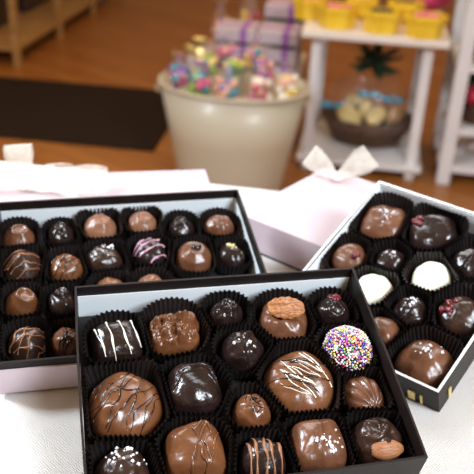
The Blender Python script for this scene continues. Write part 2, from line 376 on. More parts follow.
# key, pixel centre, width px, height-scale, aspect, type
MI, LM, CA, DK, DB, WH = 'milk', 'light_milk', 'caramel', 'dark', 'deep_brown', 'white'
def D(**k): return k
FRONT = [
 D(n='striped_square_chocolate', px=(117, 344), w=50, asp=.97, m=DK, sq=4, flat=4, rot=.1, drz=[('drz_white', lines(4, PI/2+.12, .95, .05, 3), .0008)], s='white-striped dark square', L='dark square chocolate with four white stripes, back left corner of front box'),
 D(n='nut_cluster', px=(174, 332), w=56, asp=.85, m=CA, sq=2.3, flat=3, disp=[('clump', .013, 1.9), ('noise', .0025, 6)], plan=.25, s='lumpy milk chocolate cluster', L='lumpy glossy milk chocolate nut cluster right of the white-striped square'),
 D(n='dark_swirl_chocolate', px=(226, 315), w=38, asp=.9, m=DK, disp=[('curl', .0028, .1, .1, .45), ('noise', .0012, 4)], s='dark chocolate with curled top by the back wall', L='small dark chocolate with a curled top, between cluster and pecan square'),
 D(n='pecan_chocolate', px=(283, 321), w=50, asp=.95, m=MI, sq=3.2, flat=3.4, rot=-.35, disp=[('fold', -.0016, -.35, -.5, .14), ('noise', .0016, 3)], add='pecan', s='pecan-topped square', L='square milk chocolate topped with a whole pecan half'),
 D(n='cherry_chocolate', px=(332, 313), w=38, asp=.95, m=DK, disp=[('curl', .0022, 0, -.3, .45), ('wave', .0006, .6, 9)], add='cherry', apos=(.15, .62), s='dark chocolate in the back right corner', L='dark ridged chocolate with red dried cherry bits behind the sprinkle-covered one'),
 D(n='dark_leaf_chocolate', px=(243, 351), w=46, asp=.98, m=DK, rot=.3, disp=[('fold', .0024, .0, .5, .16, .9), ('noise', .0015, 3)], salt=(7, .0, -.1, .35), s='dark chocolate with a folded top', L='round dark chocolate with a leaf-like fold left of the large drizzled disc'),
 D(n='nonpareil_chocolate', px=(348, 348), w=49, asp=1.03, h=.023, m=DK, flat=3, add='nonpareil', lift=.006, s='sprinkle-covered chocolate', L='round chocolate covered in rainbow nonpareil sprinkles'),
 D(n='large_caramel_disc', px=(123, 405), w=76, asp=1, h=.021, m=CA, flat=2.8, disp=[('noise', .0014, 2.5), ('ring', .0013, -.45, -.45, .22, .1)], drz=[('dark', lines(6, .8, .95, .12, 8)+lines(4, 1.15, .9, .16, 9, .1)+lines(1, -.5, .6, .1, 3, .3), .0006)], s='large caramel disc', L='largest caramel-coloured chocolate disc with dark zigzag drizzle, at left wall of front box'),
 D(n='dark_square_chocolate', px=(194, 390), w=55, asp=1, m=DK, sq=3.4, flat=3, rot=.05, disp=[('fold', .0034, .50, .8, .07), ('noise', .0014, 2)], s='plain dark square with a swoosh', L='plain glossy dark square chocolate with one raised swoosh'),
 D(n='large_drizzled_disc', px=(300, 382), w=73, asp=1, h=.021, m=CA, flat=2.8, disp=[('noise', .0014, 2.3)], drz=[('dark', zigzag(7, -.5, .62, 18, .5)+lines(2, -.2, .9, .12, 5, .1, .3), .00062), ('drz_white', zigzag(8, -.75, .66, 28, .6)+lines(2, -1.0, .7, .14, 7, .2, .3), .0005)], s='large disc with white and dark drizzle', L='large milk chocolate disc with both white and dark drizzle'),
 D(n='shell_chocolate', px=(366, 395), w=43, asp=1.05, h=.019, m=MI, flat=2.2, disp=[('shell', .0022, 9)], rot=.3, s='scallop shell chocolate', L='milk chocolate moulded as a ribbed scallop shell'),
 D(n='sprinkled_milk_chocolate', px=(252, 412), w=40, asp=1, m=CA, disp=[('noise', .001, 3)], add='rods', s='milk chocolate with dark shavings', L='small round milk chocolate topped with dark shavings'),
 D(n='wavy_square_chocolate', px=(195, 453), w=61, asp=1, m=CA, sq=3.4, flat=3.2, disp=[('fold', .0012, .5, .3, .12, .5), ('noise', .0014, 2)], drz=[('caramel', lines(2, 1.25, .95, .1, 4, -.3, .2)+[[(.3, .95), (-.05, .5), (.2, .1), (.1, -.6), (.3, -.95)], [(.35, .95), (.5, .4), (.3, 0), (.45, -.8)]], .0011)], s='milk square with raised curls', L='square milk chocolate with raised curly lines, below the plain dark square'),
 D(n='salted_dark_chocolate', px=(123, 474), w=58, asp=1, m=DB, disp=[('noise', .0012, 2.5)], salt=(34, .1, .35, .35), s='salted chocolate in the front left corner', L='dark chocolate sprinkled with sea salt, cut by the photo\'s bottom edge'),
 D(n='milk_striped_chocolate', px=(263, 462), w=49, asp=1.05, m=DK, flat=2.6, disp=[('noise', .001, 2)], drz=[('drz_milk', lines(5, PI/2-.1, .97, .07, 14, 0, .62), .0012)], s='dark chocolate with thick milk stripes', L='dark chocolate with thick upright milk chocolate stripes'),
 D(n='salted_milk_square', px=(318, 447), w=56, asp=1, m=MI, sq=3.4, flat=3.2, rot=-.15, disp=[('fold', .0014, .25, .3, .14, .8), ('swoosh', .0012, .5), ('noise', .0012, 2)], salt=(26, .25, -.2, .2), s='salted milk square', L='square milk chocolate with salt crystals on its lower right'),
 D(n='almond_chocolate', px=(377, 441), w=54, asp=.98, m=DB, flat=2.3, disp=[('curl', .002, -.3, .2, .5), ('noise', .0018, 3)], add='almond', s='almond-topped dark chocolate', L='dark chocolate with a whole almond, front right corner of front box'),
]
LEFT = [
 D(n='milk_swirl_chocolate', px=(19, 239), w=33, m=MI, disp=[('ring', .0018, .1, .1, .45, .13)], s='milk chocolate button in the back left corner', L='round milk chocolate with a ring top, back left corner of left box'),
 D(n='dark_knot_chocolate', px=(61, 237), w=28, asp=1, m=DK, sq=2.6, flat=3, disp=[('curl', .0024, 0, .2, .42), ('wave', .0007, 0, 9)], s='second dark chocolate of the back row', L='dark chocolate with a knotted top, second in back row of left box'),
 D(n='milk_scoop_chocolate', px=(100, 228), w=35, m=LM, disp=[('ring', .0012, .15, .0, .4, .12), ('noise', .0012, 3)], s='third milk chocolate of the back row', L='light milk chocolate with a scooped top, third in back row of left box'),
 D(n='milk_dome_chocolate', px=(142, 224), w=31, m=LM, disp=[('curl', .0014, .05, 0, .5), ('noise', .001, 3)], s='fourth milk chocolate of the back row', L='milk chocolate with crossed lines, just behind the pink-striped one'),
 D(n='dark_curl_chocolate', px=(181, 230), w=29, m=DK, disp=[('ring', .002, -.1, .15, .4, .13), ('wave', .0006, .4, 8)], s='fifth dark chocolate of the back row', L='dark chocolate with a round curl, fifth in back row of left box'),
 D(n='flat_milk_chocolate', px=(219, 228), w=32, asp=.85, m=MI, flat=3.4, disp=[('noise', .001, 3)], s='milk chocolate in the back right corner', L='flat-topped milk chocolate in the back right corner of left box'),
 D(n='peaked_chocolate', px=(23, 267), w=39, m=DB, sq=2.5, disp=[('peak', .005, .8)], drz=[('drz_milk', lines(6, .3, .9, .1, 5), .0007)], s='peaked dark chocolate', L='peaked dark chocolate with fine milk chocolate threads, left end of second row'),
 D(n='striped_milk_chocolate', px=(66, 269), w=35, m=CA, flat=2.4, disp=[('noise', .001, 3)], drz=[('dark', lines(4, .9, .95, .1, 6)+lines(1, PI/2, .95, 0, 2), .0007)], s='milk chocolate with dark threads', L='round milk chocolate with dark thread drizzle beside the peaked one'),
 D(n='salted_dark_square', px=(104, 261), w=36, asp=.92, m=DB, sq=3, flat=3, rot=.3, disp=[('noise', .001, 3)], salt=(14, .3, .3, .25), s='salted dark square', L='dark square chocolate with salt flakes on one corner, in left box'),
 D(n='pink_striped_chocolate', px=(150, 254), w=34, asp=1, m=DK, sq=2.8, flat=2.8, disp=[('noise', .001, 3)], drz=[('drz_pink', lines(4, .55, .95, .14, 7), .0008)], s='pink-striped chocolate', L='dark chocolate with bright pink stripes'),
 D(n='rosette_chocolate', px=(194, 258), w=38, m=MI, flat=2.8, disp=[('swirl', .0016, .95)], add='button', s='milk rosette', L='milk chocolate rosette with a dark button on top'),
 D(n='gold_sprinkle_chocolate', px=(231, 257), w=31, asp=1, m=DK, disp=[('noise', .0008, 2)], add='gold', s='gold-flecked dark chocolate', L='glossy dark dome topped with gold flecks'),
 D(n='milk_whirl_chocolate', px=(22, 304), w=35, asp=.95, m=CA, disp=[('ring', .0028, .25, 0, .48, .13)], s='milk chocolate with a deep curl', L='milk chocolate with one deep curl, left end of third row'),
 D(n='dark_cube_chocolate', px=(62, 305), w=29, asp=1.15, m=DK, sq=3, flat=3, disp=[('curl', .0026, 0, .35, .4), ('wave', .0008, 0, 7)], s='dark chocolate with a curl near the front box corner', L='dark chocolate with a curl beside the front box corner, in left box'),
 D(n='round_milk_chocolate', px=(110, 291), w=32, m=CA, disp=[('noise', .0006, 2)], s='milk chocolate behind the white-striped square', L='round milk chocolate mostly hidden behind the front box, right of dark curl'),
 D(n='twin_milk_chocolate', px=(151, 288), w=31, m=LM, disp=[('curl', .002, -.1, 0, .45)], s='milk chocolate behind the cluster', L='milk chocolate with only its curled top showing, in front of pink-striped one'),
 D(n='threaded_dark_chocolate', px=(28, 344), w=40, m=DB, disp=[('noise', .001, 2), ('peak', .002, .8)], drz=[('drz_milk', lines(4, .2, .9, .15, 15)+lines(4, 1.2, .9, .15, 16), .0008)], s='dark chocolate with crossed milk threads', L='dark chocolate with crossed milk threads, front left of left box'),
 D(n='half_milk_chocolate', px=(66, 343), w=34, m=MI, disp=[('swoosh', .0025, .6), ('noise', .001, 2)], drz=[('dark', lines(3, .9, .95, .1, 26, -.2, .3), .001)], s='milk chocolate with a dark ridge', L='milk chocolate with dark ridges touching the front box\'s left wall'),
]
RIGHT = [
 D(n='salted_milk_chocolate', px=(384, 223), w=48, asp=.95, m=MI, sq=2.6, flat=2.8, rot=.3, disp=[('noise', .0016, 2.2), ('curl', .0012, -.2, .1, .4)], salt=(22, .1, .15, .22), s='salted milk square in the back corner', L='large salted milk chocolate in the far corner of right box'),
 D(n='cherry_bar_chocolate', px=(432, 233), w=51, asp=.9, m=DK, sq=3.4, flat=3.4, rot=.65, disp=[('wave', .0014, .1, 5)], add='cherry', apos=(-.5, .3), big=1, s='dark square with a cherry', L='ridged dark square chocolate with red cherry pieces at its left end'),
 D(n='cherry_milk_chocolate', px=(348, 258), w=38, asp=.95, m=MI, flat=3, disp=[('noise', .0012, 2.5)], add='cherry', apos=(.5, -.1), one=1, s='milk chocolate with one cherry', L='milk chocolate with a single red cherry'),
 D(n='small_salted_dark_chocolate', px=(390, 262), w=33, m=DK, disp=[('noise', .0012, 2.5)], salt=(12, .1, .2, .2), s='small salted dark chocolate', L='small salted dark dome between cherry milk chocolate and white truffle'),
 D(n='white_truffle', px=(431, 278), w=40, m=WH, flat=2.6, disp=[('noise', .0014, 2.2)], s='fully visible white truffle', L='whole creamy white truffle in the middle of right box'),
 D(n='dark_edge_chocolate', px=(472, 263), w=40, m=DK, disp=[('noise', .0012, 2), ('swoosh', .0015, .4)], s='dark chocolate at the photo\'s right edge', L='dark chocolate cut by the photo\'s right edge, right of white truffle'),
 D(n='white_truffle', px=(373, 290), w=39, m=WH, flat=2.6, disp=[('noise', .0014, 2.0)], s='half-hidden white truffle', L='white truffle half hidden behind the front box corner'),
 D(n='salted_ridge_chocolate', px=(410, 312), w=38, m=DK, disp=[('shell', .0012, 5), ('noise', .001, 2)], salt=(16, 0, .3, .2), s='salted dark chocolate in the middle', L='ribbed dark chocolate with salt, below the whole white truffle'),
 D(n='cherry_dark_chocolate', px=(463, 316), w=50, asp=.9, m=DB, disp=[('noise', .0022, 2)], add='cherry', apos=(-.45, -.1), big=1, s='cherry-coated dark chocolate at the right', L='dark chocolate coated with dark red cherry pieces near photo\'s right edge'),
 D(n='facet_milk_chocolate', px=(382, 333), w=36, m=MI, sq=2.6, flat=3, disp=[('noise', .001, 2)], s='milk chocolate beside the front box wall', L='plain milk chocolate half hidden behind the front box\'s right wall'),
 D(n='large_salted_milk_chocolate', px=(424, 363), w=58, asp=.95, m=MI, disp=[('noise', .0016, 2)], salt=(18, -.1, .45, .25), s='large salted milk dome', L='large salted milk chocolate dome at the near corner of right box'),
]
def almond(b, L, W, H, T):
    K = 20; rg = []
    for i in range(1, 16):
        t = i/16; x = -L/2+L*t; r = sin(PI*t**.85)**.7
        rg.append([T @ Vector((x, W/2*r*cos(2*PI*j/K), H/2*r*sin(2*PI*j/K)*(1+.05*cos(8*PI*j/K)))) for j in range(K)])
    b.rings(rg)
def pecan(b, L, W, H, T):
    K = 64; rg = []
    for i in range(1, 26):
        t = i/26; x = -L/2+L*t; r = sin(PI*t)**.45*(1+.05*sin(t*34))
        ring = []
        for j in range(K):
            a = 2*PI*j/K; y = W/2*r*cos(a); z = H/2*r*sin(a)
            if sin(a) > 0: z *= 1-.5*math.exp(-(y/(W*.07))**2)+.30*cos(y/W*30+2*sin(t*6))
            ring.append(T @ Vector((x, y, z)))
        rg.append(ring)
    b.rings(rg)

def fill(P, items, where, group, hh=.0225, grow=1.0):
    x, y, yaw, w, d, z, tx, ty, h = P; T = frame(P); Ti = T.inverted()
    C = Ti @ CP; data = []
    base = .0026
    for it in items:
        dr = (Ti.to_3x3() @ ray(*it['px'])); H = it.get('h', hh)*(it['w']/46)**.25; lift = it.get('lift', 0)
        zz = base+lift+H*.52; t = (zz-C.z)/dr.z; p = C+dr*t
        dist = t; rad = it['w']/2*dist/CAM_F*.985
        rx = rad; ry = rad*it.get('asp', 1.)*grow
        # keep inside the walls
        mg = .0042
        p.x = min(max(p.x, -w+mg+rx*.97), -mg-rx*.97); p.y = min(max(p.y, mg+ry*.97), d-mg-ry*.97)
        data.append((it, p, rx, ry, H, lift))
    for k, (it, p, rx, ry, H, lift) in enumerate(data):
        sd = 11+k*7
        c = Choc(rx, ry, H, it.get('sq', 2.), it.get('flat', 2.1), 2., it.get('disp', ()), sd, it.get('plan', .09))
        rz = it.get('rot', 0.)
        Tc = T @ Matrix.Translation((p.x, p.y, base+lift)) @ rot(rz)
        parts = it.get('drz') or it.get('salt') or it.get('add')
        body = c.mesh()
        if parts:
            root = empty(it['n'], Tc); body.build('chocolate_body', it['m'], root, True, Tc)
        else:
            root = body.build(it['n'], it['m'], None, True, Tc)
        tag(root, it['L'], 'chocolate', group)
        for i, (m, ls, r) in enumerate(it.get('drz', ())):
            b = MB()
            for q, l in enumerate(ls): b.tube(c.drape(l, r*.25, .07 if 'striped' in it['n'] else .18, q+sd), lambda f, r=r: r*(.75+.35*sin(f*9+sd)), 6)
            o = b.build('drizzle', m, root, True, Tc); o['label'] = {'drz_white': 'white drizzle', 'dark': 'dark drizzle', 'drz_pink': 'pink drizzle'}.get(m, 'milk chocolate drizzle')
        if it.get('salt'):
            n, cx, cy, sp = it['salt']; o = flakes(c, n, cx, cy, sp, sd).build('salt_flakes', 'salt', root, False, Tc); o['kind'] = 'stuff'
        a = it.get('add')
        if a == 'pecan':
            b = MB(); pecan(b, rx*1.6, rx*1.02, .0085, Matrix.Translation((0, ry*.10, H+.0012)) @ rot(.25) @ Matrix.Rotation(.12, 4, 'X')); b.build('pecan_half', 'pecan', root, True, Tc)
        elif a == 'almond':
            b = MB(); almond(b, rx*1.40, rx*.80, .0085, Matrix.Translation((rx*.10, -ry*.58, H*.80)) @ rot(-.06) @ Matrix.Rotation(.45, 4, 'X')); b.build('almond', 'almond', root, True, Tc)
        elif a == 'cherry':
            ax, ay = it['apos']; rg = random.Random(sd)
            n = 1 if it.get('one') else (6 if it.get('big') else 4)
            for i in range(n):
                s_ = .0034 if it.get('one') else rg.uniform(.0022, .0034)
                u = ax+(0 if n == 1 else rg.uniform(-.22, .22)); v = ay+(0 if n == 1 else rg.uniform(-.32, .32))
                X, Y = u*rx, v*ry
                b = MB().blob((X, Y, c.z(X, Y)+s_*.35), s_*1.25, s_, s_*.9, rot(rg.uniform(0, 3)), 16, 10, .5, sd+i, 420); b.build('dried_cherry', 'cherry', root, True, Tc)
        elif a == 'rods':
            o = flakes(c, 34, .05, .1, .26, sd, (.0004, .0008), True).build('dark_shavings', 'dark', root, False, Tc); o['kind'] = 'stuff'
        elif a == 'gold':
            o = flakes(c, 30, .1, .25, .22, sd, (.0004, .0008)).build('gold_flecks', 'gold_bits', root, False, Tc); o['kind'] = 'stuff'
        elif a == 'button':
            MB().blob((.1*rx, .1*ry, H+.0006), .0048, .0036, .0022, None, 16, 8).build('dark_button', 'dark', root, True, Tc)
        elif a == 'nonpareil':
            b = MB(); rg = random.Random(5); pts = []
            for i in range(5200):
                ro = rg.random()**.5; th = rg.uniform(0, 2*PI); R = c.R(th)*min(ro*1.06, 1.0)
                X, Y = R*cos(th), R*sin(th); Z = c.z(X, Y)
                if ro > .945: Z = rg.uniform(c.zb*.35, c.zb*1.8)
                q = Vector((X, Y, Z))
                if all((q-e).length_squared > (.00150)**2 for e in pts): pts.append(q)
            for q in pts: b.blob(q, .00088, .00088, .00088, None, 6, 4)
            o = b.build('nonpareils', 'nonpareil', root, True, Tc); o['kind'] = 'stuff'
        # ---- paper cup, pressed against its neighbours and the walls
        def Rmax(th, cups=data, p=p, r=(rx+ry)/2, k=k):
            dx, dy = cos(th), sin(th); L = [max(r*1.5, r+.0065)]
            for j, (_, q, a1, b1, _, _) in enumerate(data):
                if j == k: continue
                vx, vy = q.x-p.x, q.y-p.y; dd = math.hypot(vx, vy); r2 = (a1+b1)/2; cc = (dx*vx+dy*vy)/dd
                if cc > .05: L.append((dd*(r+.3*(dd-r-r2)*0)/(r+r2)-.0004)/cc)
            if dx > .02: L.append((-.0026-p.x)/dx)
            if dx < -.02: L.append((-w+.0026-p.x)/dx)
            if dy > .02: L.append((d-.0034-p.y)/dy)
            if dy < -.02: L.append((.0026-p.y)/dy)
            kk = 900.; mm = min(L); return mm-math.log(sum(math.exp(-kk*(l-mm)) for l in L))/kk*1.
        NP = max(30, int((rx+ry)/2*2.4*PI/.0034)); KK = NP*4; rg = []
        Tk = T @ Matrix.Translation((p.x, p.y, .0021)); ch = .0195+.002*(rx/.02)
        prof = ((.0, .0), (.25, .3), (.5, .6), (.8, .9), (1.0, 1.0))
        for zf, af in prof:
            ring = []
            for j in range(KK):
                th = 2*PI*j/KK; Rt = Rmax(th); rc = min(c.R(th-rz)*1.0+.0003, Rt); R = rc+(Rt-rc)*zf**.8
                pl = (0, .85, 1, .15)[j % 4]-.5; amp = .0005+.0015*zf
                zt = zf*ch+(.0006*noise.noise(Vector((th*3, k, 0))) if zf == 1 else 0)
                ring.append(Vector(((R-amp*.6+pl*amp)*cos(th), (R-amp*.6+pl*amp)*sin(th), zt)))
            rg.append(ring)
        o = MB().rings(rg, False, True).build('paper_cup', 'paper_black', None, False, Tk)
        tag(o, 'black paper cup of the '+it['s']+('' if 'box' in it['s'] or 'photo' in it['s'] else ', '+where), 'paper cup', 'pleated paper cups in the '+where)
fill(FP, FRONT, 'front box', 'chocolates in the front box', .0255, 1.04)
fill(LP, LEFT, 'left box', 'chocolates in the left box', .0255, 1.06)
fill(RP, RIGHT, 'right box', 'chocolates in the right box', .0215, 1.04)

# ------------------------------------------------------------------ gift lids with bows
def strip(path, widths, wdirs, name, parent, mx, crinkle=.0012, sd=0, m='sheer'):
    n = len(path); K = 8; V = []; F = []
    for i in range(n):
        for j in range(K+1):
            s = j/K-.5; w = widths[i]; cr = crinkle*sin(j*2.4+sd)*min(1, .012/max(w, .004))
            nrm = Vector((cos(i+sd), sin(i*.7+sd), .4)).normalized()*cr*.7
            V.append(path[i]+wdirs[i]*(w*s)+nrm)
    for i in range(n-1):
        for j in range(K): a = i*(K+1)+j; F.append((a, a+1, a+K+2, a+K+1))
    return MB().add(V, F).build(name, m, parent, True, mx)
def loop(T, parent, out, wdir, L, W, fat, name='bow_loop', sd=0, neck=.006, lift=.0):
    # ribbon goes out along "out", turns over and comes back
    out = Vector(out).normalized(); wd = Vector(wdir).normalized(); nn = out.cross(wd).normalized(); path = []; ws = []; wds = []
    N = 25
    for i in range(N):
        t = i/(N-1); a = t*2*PI
        s = (1-cos(a))/2; path.append(out*(L*s)+nn*(fat*sin(a)*(.3+.7*s))+Vector((0, 0, lift*sin(PI*s)))); ws.append(neck+(W-neck)*min(1, s*1.35)**.8); wds.append(wd)
    return strip(path, ws, wds, name, parent, T, .0013, sd)
def lid(corner, yaw, w, d, h, label, dark=0):
    # corner = rear-right or front-left corner of the footprint in world; local box 0..w, 0..d
    T = TR(corner, yaw); root = empty('pink_gift_box', T); tag(root, label, 'box', 'pink gift boxes lying on the table')
    b = MB().box(0, 0, dark, w, d, h); b.build('lid', 'pink', root, False, T, .0008)
    if dark:
        MB().box(.0015, .0015, 0, w-.0015, d-.0015, dark).build('base_tray', 'board', root, False, T)
    return root, T
# left one: rear right corner on the table
ya = .19; RC = Vector((-.041, .838, 0)); wA, dA = .245, .185
cA = RC-Vector((cos(ya), sin(ya), 0))*wA-Vector((-sin(ya), cos(ya), 0))*dA
lid(cA, ya, wA, dA, .0345, 'pale pink gift box top behind the left box, carrying a bow')
lid((.0002, .719, 0), -.653, .205, .168, .0385, 'pale pink gift box with a dark base, half under the right box', .003)
# bows
def bow(px, py, z, label, loops, tails):
    K = un(px, py, z); T = Matrix.Translation(K); root = empty('ribbon_bow', T); tag(root, label, 'bow', 'sheer white bows on the gift lids')
    for i, (o, wd, L, W, fat, lift) in enumerate(loops): loop(T, root, o, wd, L, W, fat, sd=i*2+1, lift=lift)
    for i, (o, L, W) in enumerate(tails):
        o = Vector(o).normalized(); wd = o.cross(Vector((0, 0, 1))).normalized()
        path = [o*(L*t/10)+Vector((0, 0, -.0022+.004*sin(PI*t/10)+.0015*sin(t*1.3+i))) for t in range(11)]
        strip(path, [.006+(W-.006)*min(1, t/4) for t in range(11)], [wd]*11, 'ribbon_tail', root, T, .0008, i)
    MB().blob((0, 0, .001), .0065, .005, .0045, None, 16, 10, .25, 3, 300).build('knot', 'drz_white', root, True, T)
bow(337, 178, .0435, 'sheer white bow with two raised loops, near the white display table', [
    ((-.90, .0, .72), (.55, .1, .85), .044, .026, .005, 0), ((.95, .0, .80), (.62, -.1, -.70), .046, .030, .006, 0)],
    [((-.8, .5, 0), .030, .012), ((.4, .6, 0), .026, .012)])
bow(24, 187, .0405, 'sheer white bow on the lid behind the left box, one square loop upright', [
    ((-.10, .15, 1), (1, 0, .12), .047, .030, .006, 0), ((1, .12, .10), (-.12, .85, .45), .090, .032, .009, .003), ((.75, .75, .2), (.6, -.6, .3), .055, .034, .008, .004),
    ((-1, .1, .25), (.1, .4, .9), .06, .036, .010, .003)],
    [((.9, -.1, 0), .06, .02), ((-.8, -.2, 0), .05, .02)])

# ------------------------------------------------------------------ shop behind
# floor mat
T = TR((-1.45, 2.905, FL), RY+.03)
tag(MB().box(0, 0, .0008, 1.12, .73, .010).build('floor_mat', 'mat', None, False, T, .003), 'dark brown mat on the wood floor left of the tub', 'mat')
# wooden rack top left
def rack():
    p0 = un(20, 66, FL); p1 = un(62, 37, FL); dy = (p1-p0); sp = dy.length; a = math.atan2(-dy.x, dy.y); T = TR((p0.x, p0.y, FL), a)
    root = empty('wooden_rack', T); tag(root, 'pale wooden slatted rack standing on the floor', 'rack')
    n = 4; L = sp*3
    MB().box(-.62, -.01, .075, 0, L, .095).build('shelf_board', 'pine', root, False, T)
    MB().box(-.62, -.01, .62, 0, L, .64).build('shelf_board', 'pine', root, False, T)
    for i in range(n):
        for x in (-.012, -.60): MB().box(x-.014, i*sp-.016, 0, x+.018, i*sp+.016, .95).build('post', 'pine', root, False, T)
    for x0, n2 in ((-.60, 1),):
        for i in range(3):
            for k in (1, 2): MB().box(x0-.01, i*sp+sp*k/3-.012, .095, x0+.01, i*sp+sp*k/3+.012, .62).build('slat', 'pine', root, False, T)
    for k in (1, 2, 3): MB().box(-.60+.15*k-.01, -.012, .095, -.60+.15*k+.012, .008, .62).build('slat', 'pine', root, False, T)
    # dark blocks added in place of the shade inside the rack
    for i in range(3):
        Tc = T @ Matrix.Translation((-.36, .12+i*sp*.98, .0955))
        tag(MB().box(-.20, 0, 0, .12, sp*.62, .5).build('rack_shade_block', 'choc_dark_bg', None, False, Tc, .01), ('dark block standing in for shade inside the rack, nearest the camera', 'dark block standing in for shade inside the rack, middle of three', 'dark block standing in for shade inside the rack, farthest from the camera')[i], 'shade block', 'dark blocks for the shade inside the wooden rack')
rack()
# tub
TC = Vector((-.035, 2.50, FL)); RIMZ = .372
def tub():
    T = TR(TC, RY); root = empty('metal_tub', T); tag(root, 'large oval cream metal tub on the floor full of bagged candy', 'tub')
    K = 64
    def ring(f, z, k=0): return [Vector(((.178+.070*f+k)*cos(2*PI*j/K), (.125+.055*f+k)*sin(2*PI*j/K), z)) for j in range(K)]
    MB().rings([ring(0, 0), ring(.05, .01), ring(.5, .185), ring(1, RIMZ), ring(1, RIMZ, -.004), ring(.5, .185, -.004), ring(.0, .012, -.004)], True, True).build('tub_wall', 'tub', root, True, T)
    b = MB(); pts = ring(1, RIMZ, .002); b.tube(pts+[pts[0]], .006, 8); b.build('rolled_rim', 'tub', root, True, T)
    for s in (-1, 1):
        b = MB(); b.tube([Vector((s*(.243+.022*sin(PI*t/10)), -.045+.09*t/10, RIMZ-.035+.0*t)) for t in range(11)], .005, 8); b.build('handle', 'tub', root, True, T)
    return T
TT = tub()
rg = random.Random(3)
foils = ['teal', 'foil_pink', 'foil_green', 'foil_purple', 'foil_yellow', 'foil_peach', 'drz_white']
def candybag(c, r, h, sd, T0, cols, label, group='cellophane bags of foil candy in the tub'):
    T = T0 @ Matrix.Translation(c) @ rot(sd*1.3); root = empty('candy_bag', T); tag(root, label, 'candy bag', group)
    rr = random.Random(sd)
    for m in cols:
        b = MB()
        for i in range(12):
            th = rr.uniform(0, 2*PI); q = rr.uniform(0, .72)*r; b.blob((q*cos(th), q*sin(th), rr.uniform(.015, h*.62)), .016, .0125, .0125, rot(rr.uniform(0, 3)), 10, 7)
        o = b.build('foil_candies', m, root, True, T); o['kind'] = 'stuff'
    K = 24; rings = []
    for zf, rf in ((0, .8), (.2, 1), (.5, .98), (.72, .7), (.84, .22), (.88, .14), (.93, .3), (1, .62)):
        rings.append([Vector((r*rf*(1+.12*sin(j*2.7+sd+zf*3))*cos(2*PI*j/K), r*rf*(1+.12*sin(j*1.9+sd))*sin(2*PI*j/K), h*zf+.006*sin(j*2.1+sd)*zf)) for j in range(K)])
    MB().rings(rings, False, True).build('cellophane', 'cello', root, True, T)
    MB().tube([Vector((r*.17*cos(2*PI*j/12), r*.17*sin(2*PI*j/12), h*.86)) for j in range(13)], .003, 6).build('twist_tie', 'purple', root, True, T)
spots = [(-.178, -.03), (-.098, -.085), (.0, -.112), (.098, -.085), (.178, -.03), (-.092, .015), (-.002, -.01), (.092, .015), (-.055, .105), (.05, .105)]
desc = ['at the tub\'s left end', 'second from left along the tub\'s front rim', 'at the middle of the tub\'s front rim', 'fourth from left along the front rim', 'at the tub\'s right end',
        'at the back left of the tub', 'in the centre of the tub', 'right of centre in the tub', 'at the back of the tub, left of its middle', 'at the back of the tub, right of its middle']
pal = [('foil_purple', 'teal', 'foil_pink'), ('foil_pink', 'teal', 'foil_green'), ('teal', 'foil_peach', 'foil_purple'), ('foil_peach', 'foil_pink', 'drz_white'), ('foil_peach', 'foil_yellow', 'drz_white'),
       ('foil_yellow', 'foil_green', 'foil_purple'), ('teal', 'foil_yellow', 'foil_green'), ('foil_pink', 'foil_peach', 'foil_purple'), ('foil_peach', 'teal', 'foil_pink'), ('foil_yellow', 'foil_pink', 'teal')]
# a bed of packing fills the tub below the bags
o = MB().blob((0, 0, RIMZ-.105), .21, .145, .05, None, 24, 10, .1, 2, 20).build('packing_paper', 'pack', None, True, TT); tag(o, 'crumpled pale paper filling the tub under the candy bags', 'packing paper')
for i, (x, y) in enumerate(spots):
    candybag((x, y, RIMZ-.035+.030*(i > 4)+.015*(i > 7)), .043, .13, i+1, TT, pal[i], 'clear bag of bright foil eggs '+desc[i])

# bench behind the tub with gift boxes
BZ = -.50
def bench():
    c = aty(243, 60, 3.04); T = TR((c.x+.0, 3.06, FL), RY); root = empty('display_bench', T); tag(root, 'low white bench behind the tub carrying gift boxes', 'bench')
    h = BZ-FL
    MB().box(-.20, -.14, h-.025, .225, .36, h).build('bench_top', 'white_paint', root, False, T, .003)
    for x in (-.18, .205):
        for y in (-.12, .34): MB().box(x-.018, y-.018, 0, x+.018, y+.018, h-.025).build('leg', 'white_paint', root, False, T)
    return T
BT = bench(); bh = BZ-FL
def giftbox(x, y, z, w, d, h, label, rz=0.):
    T = BT @ Matrix.Translation((x, y, bh+z+.0006)) @ rot(rz); root = empty('gift_box', T); tag(root, label, 'gift box', 'gift boxes on the bench behind the tub')
    MB().box(-w/2+.004, 0+.004, 0, w/2-.004, d-.004, h*.28).build('base_tray', 'board', root, False, T)
    MB().box(-w/2, 0, h*.22, w/2, d, h).build('lid', 'pink', root, False, T, .002)
    b = MB()
    b.box(-.012, -.0012, h*.22, .012, 0.0, h*1.0, Matrix.Translation((w*.2, 0, 0))); b.box(-.012, 0, h, .012, d, h+.0012, Matrix.Translation((w*.2, 0, 0)) )
    b.box(-w*.48, d*.42, h, w*.48, d*.42+.022, h+.0014)
    b.build('ribbon', 'purple', root, False, T)
H = .062
giftbox(-.16, -.10, 0, .10, .14, H, 'pink gift box under the gold foil parcel, behind the tub')
for x, nm in ((-.02, 'left'), (.143, 'right')):
    for k in range(3):
        giftbox(x, -.10, k*(H+.0018), .155, .15, H, '%s pink gift box of the %s stack on the bench' % (('bottom', 'middle', 'top')[k], nm))
for k in range(4): giftbox(.143, .07, k*(H+.0018), .15, .15, H, ('lowest', 'second', 'third', 'topmost')[k]+' gift box of the stack in the second row, against the display table')
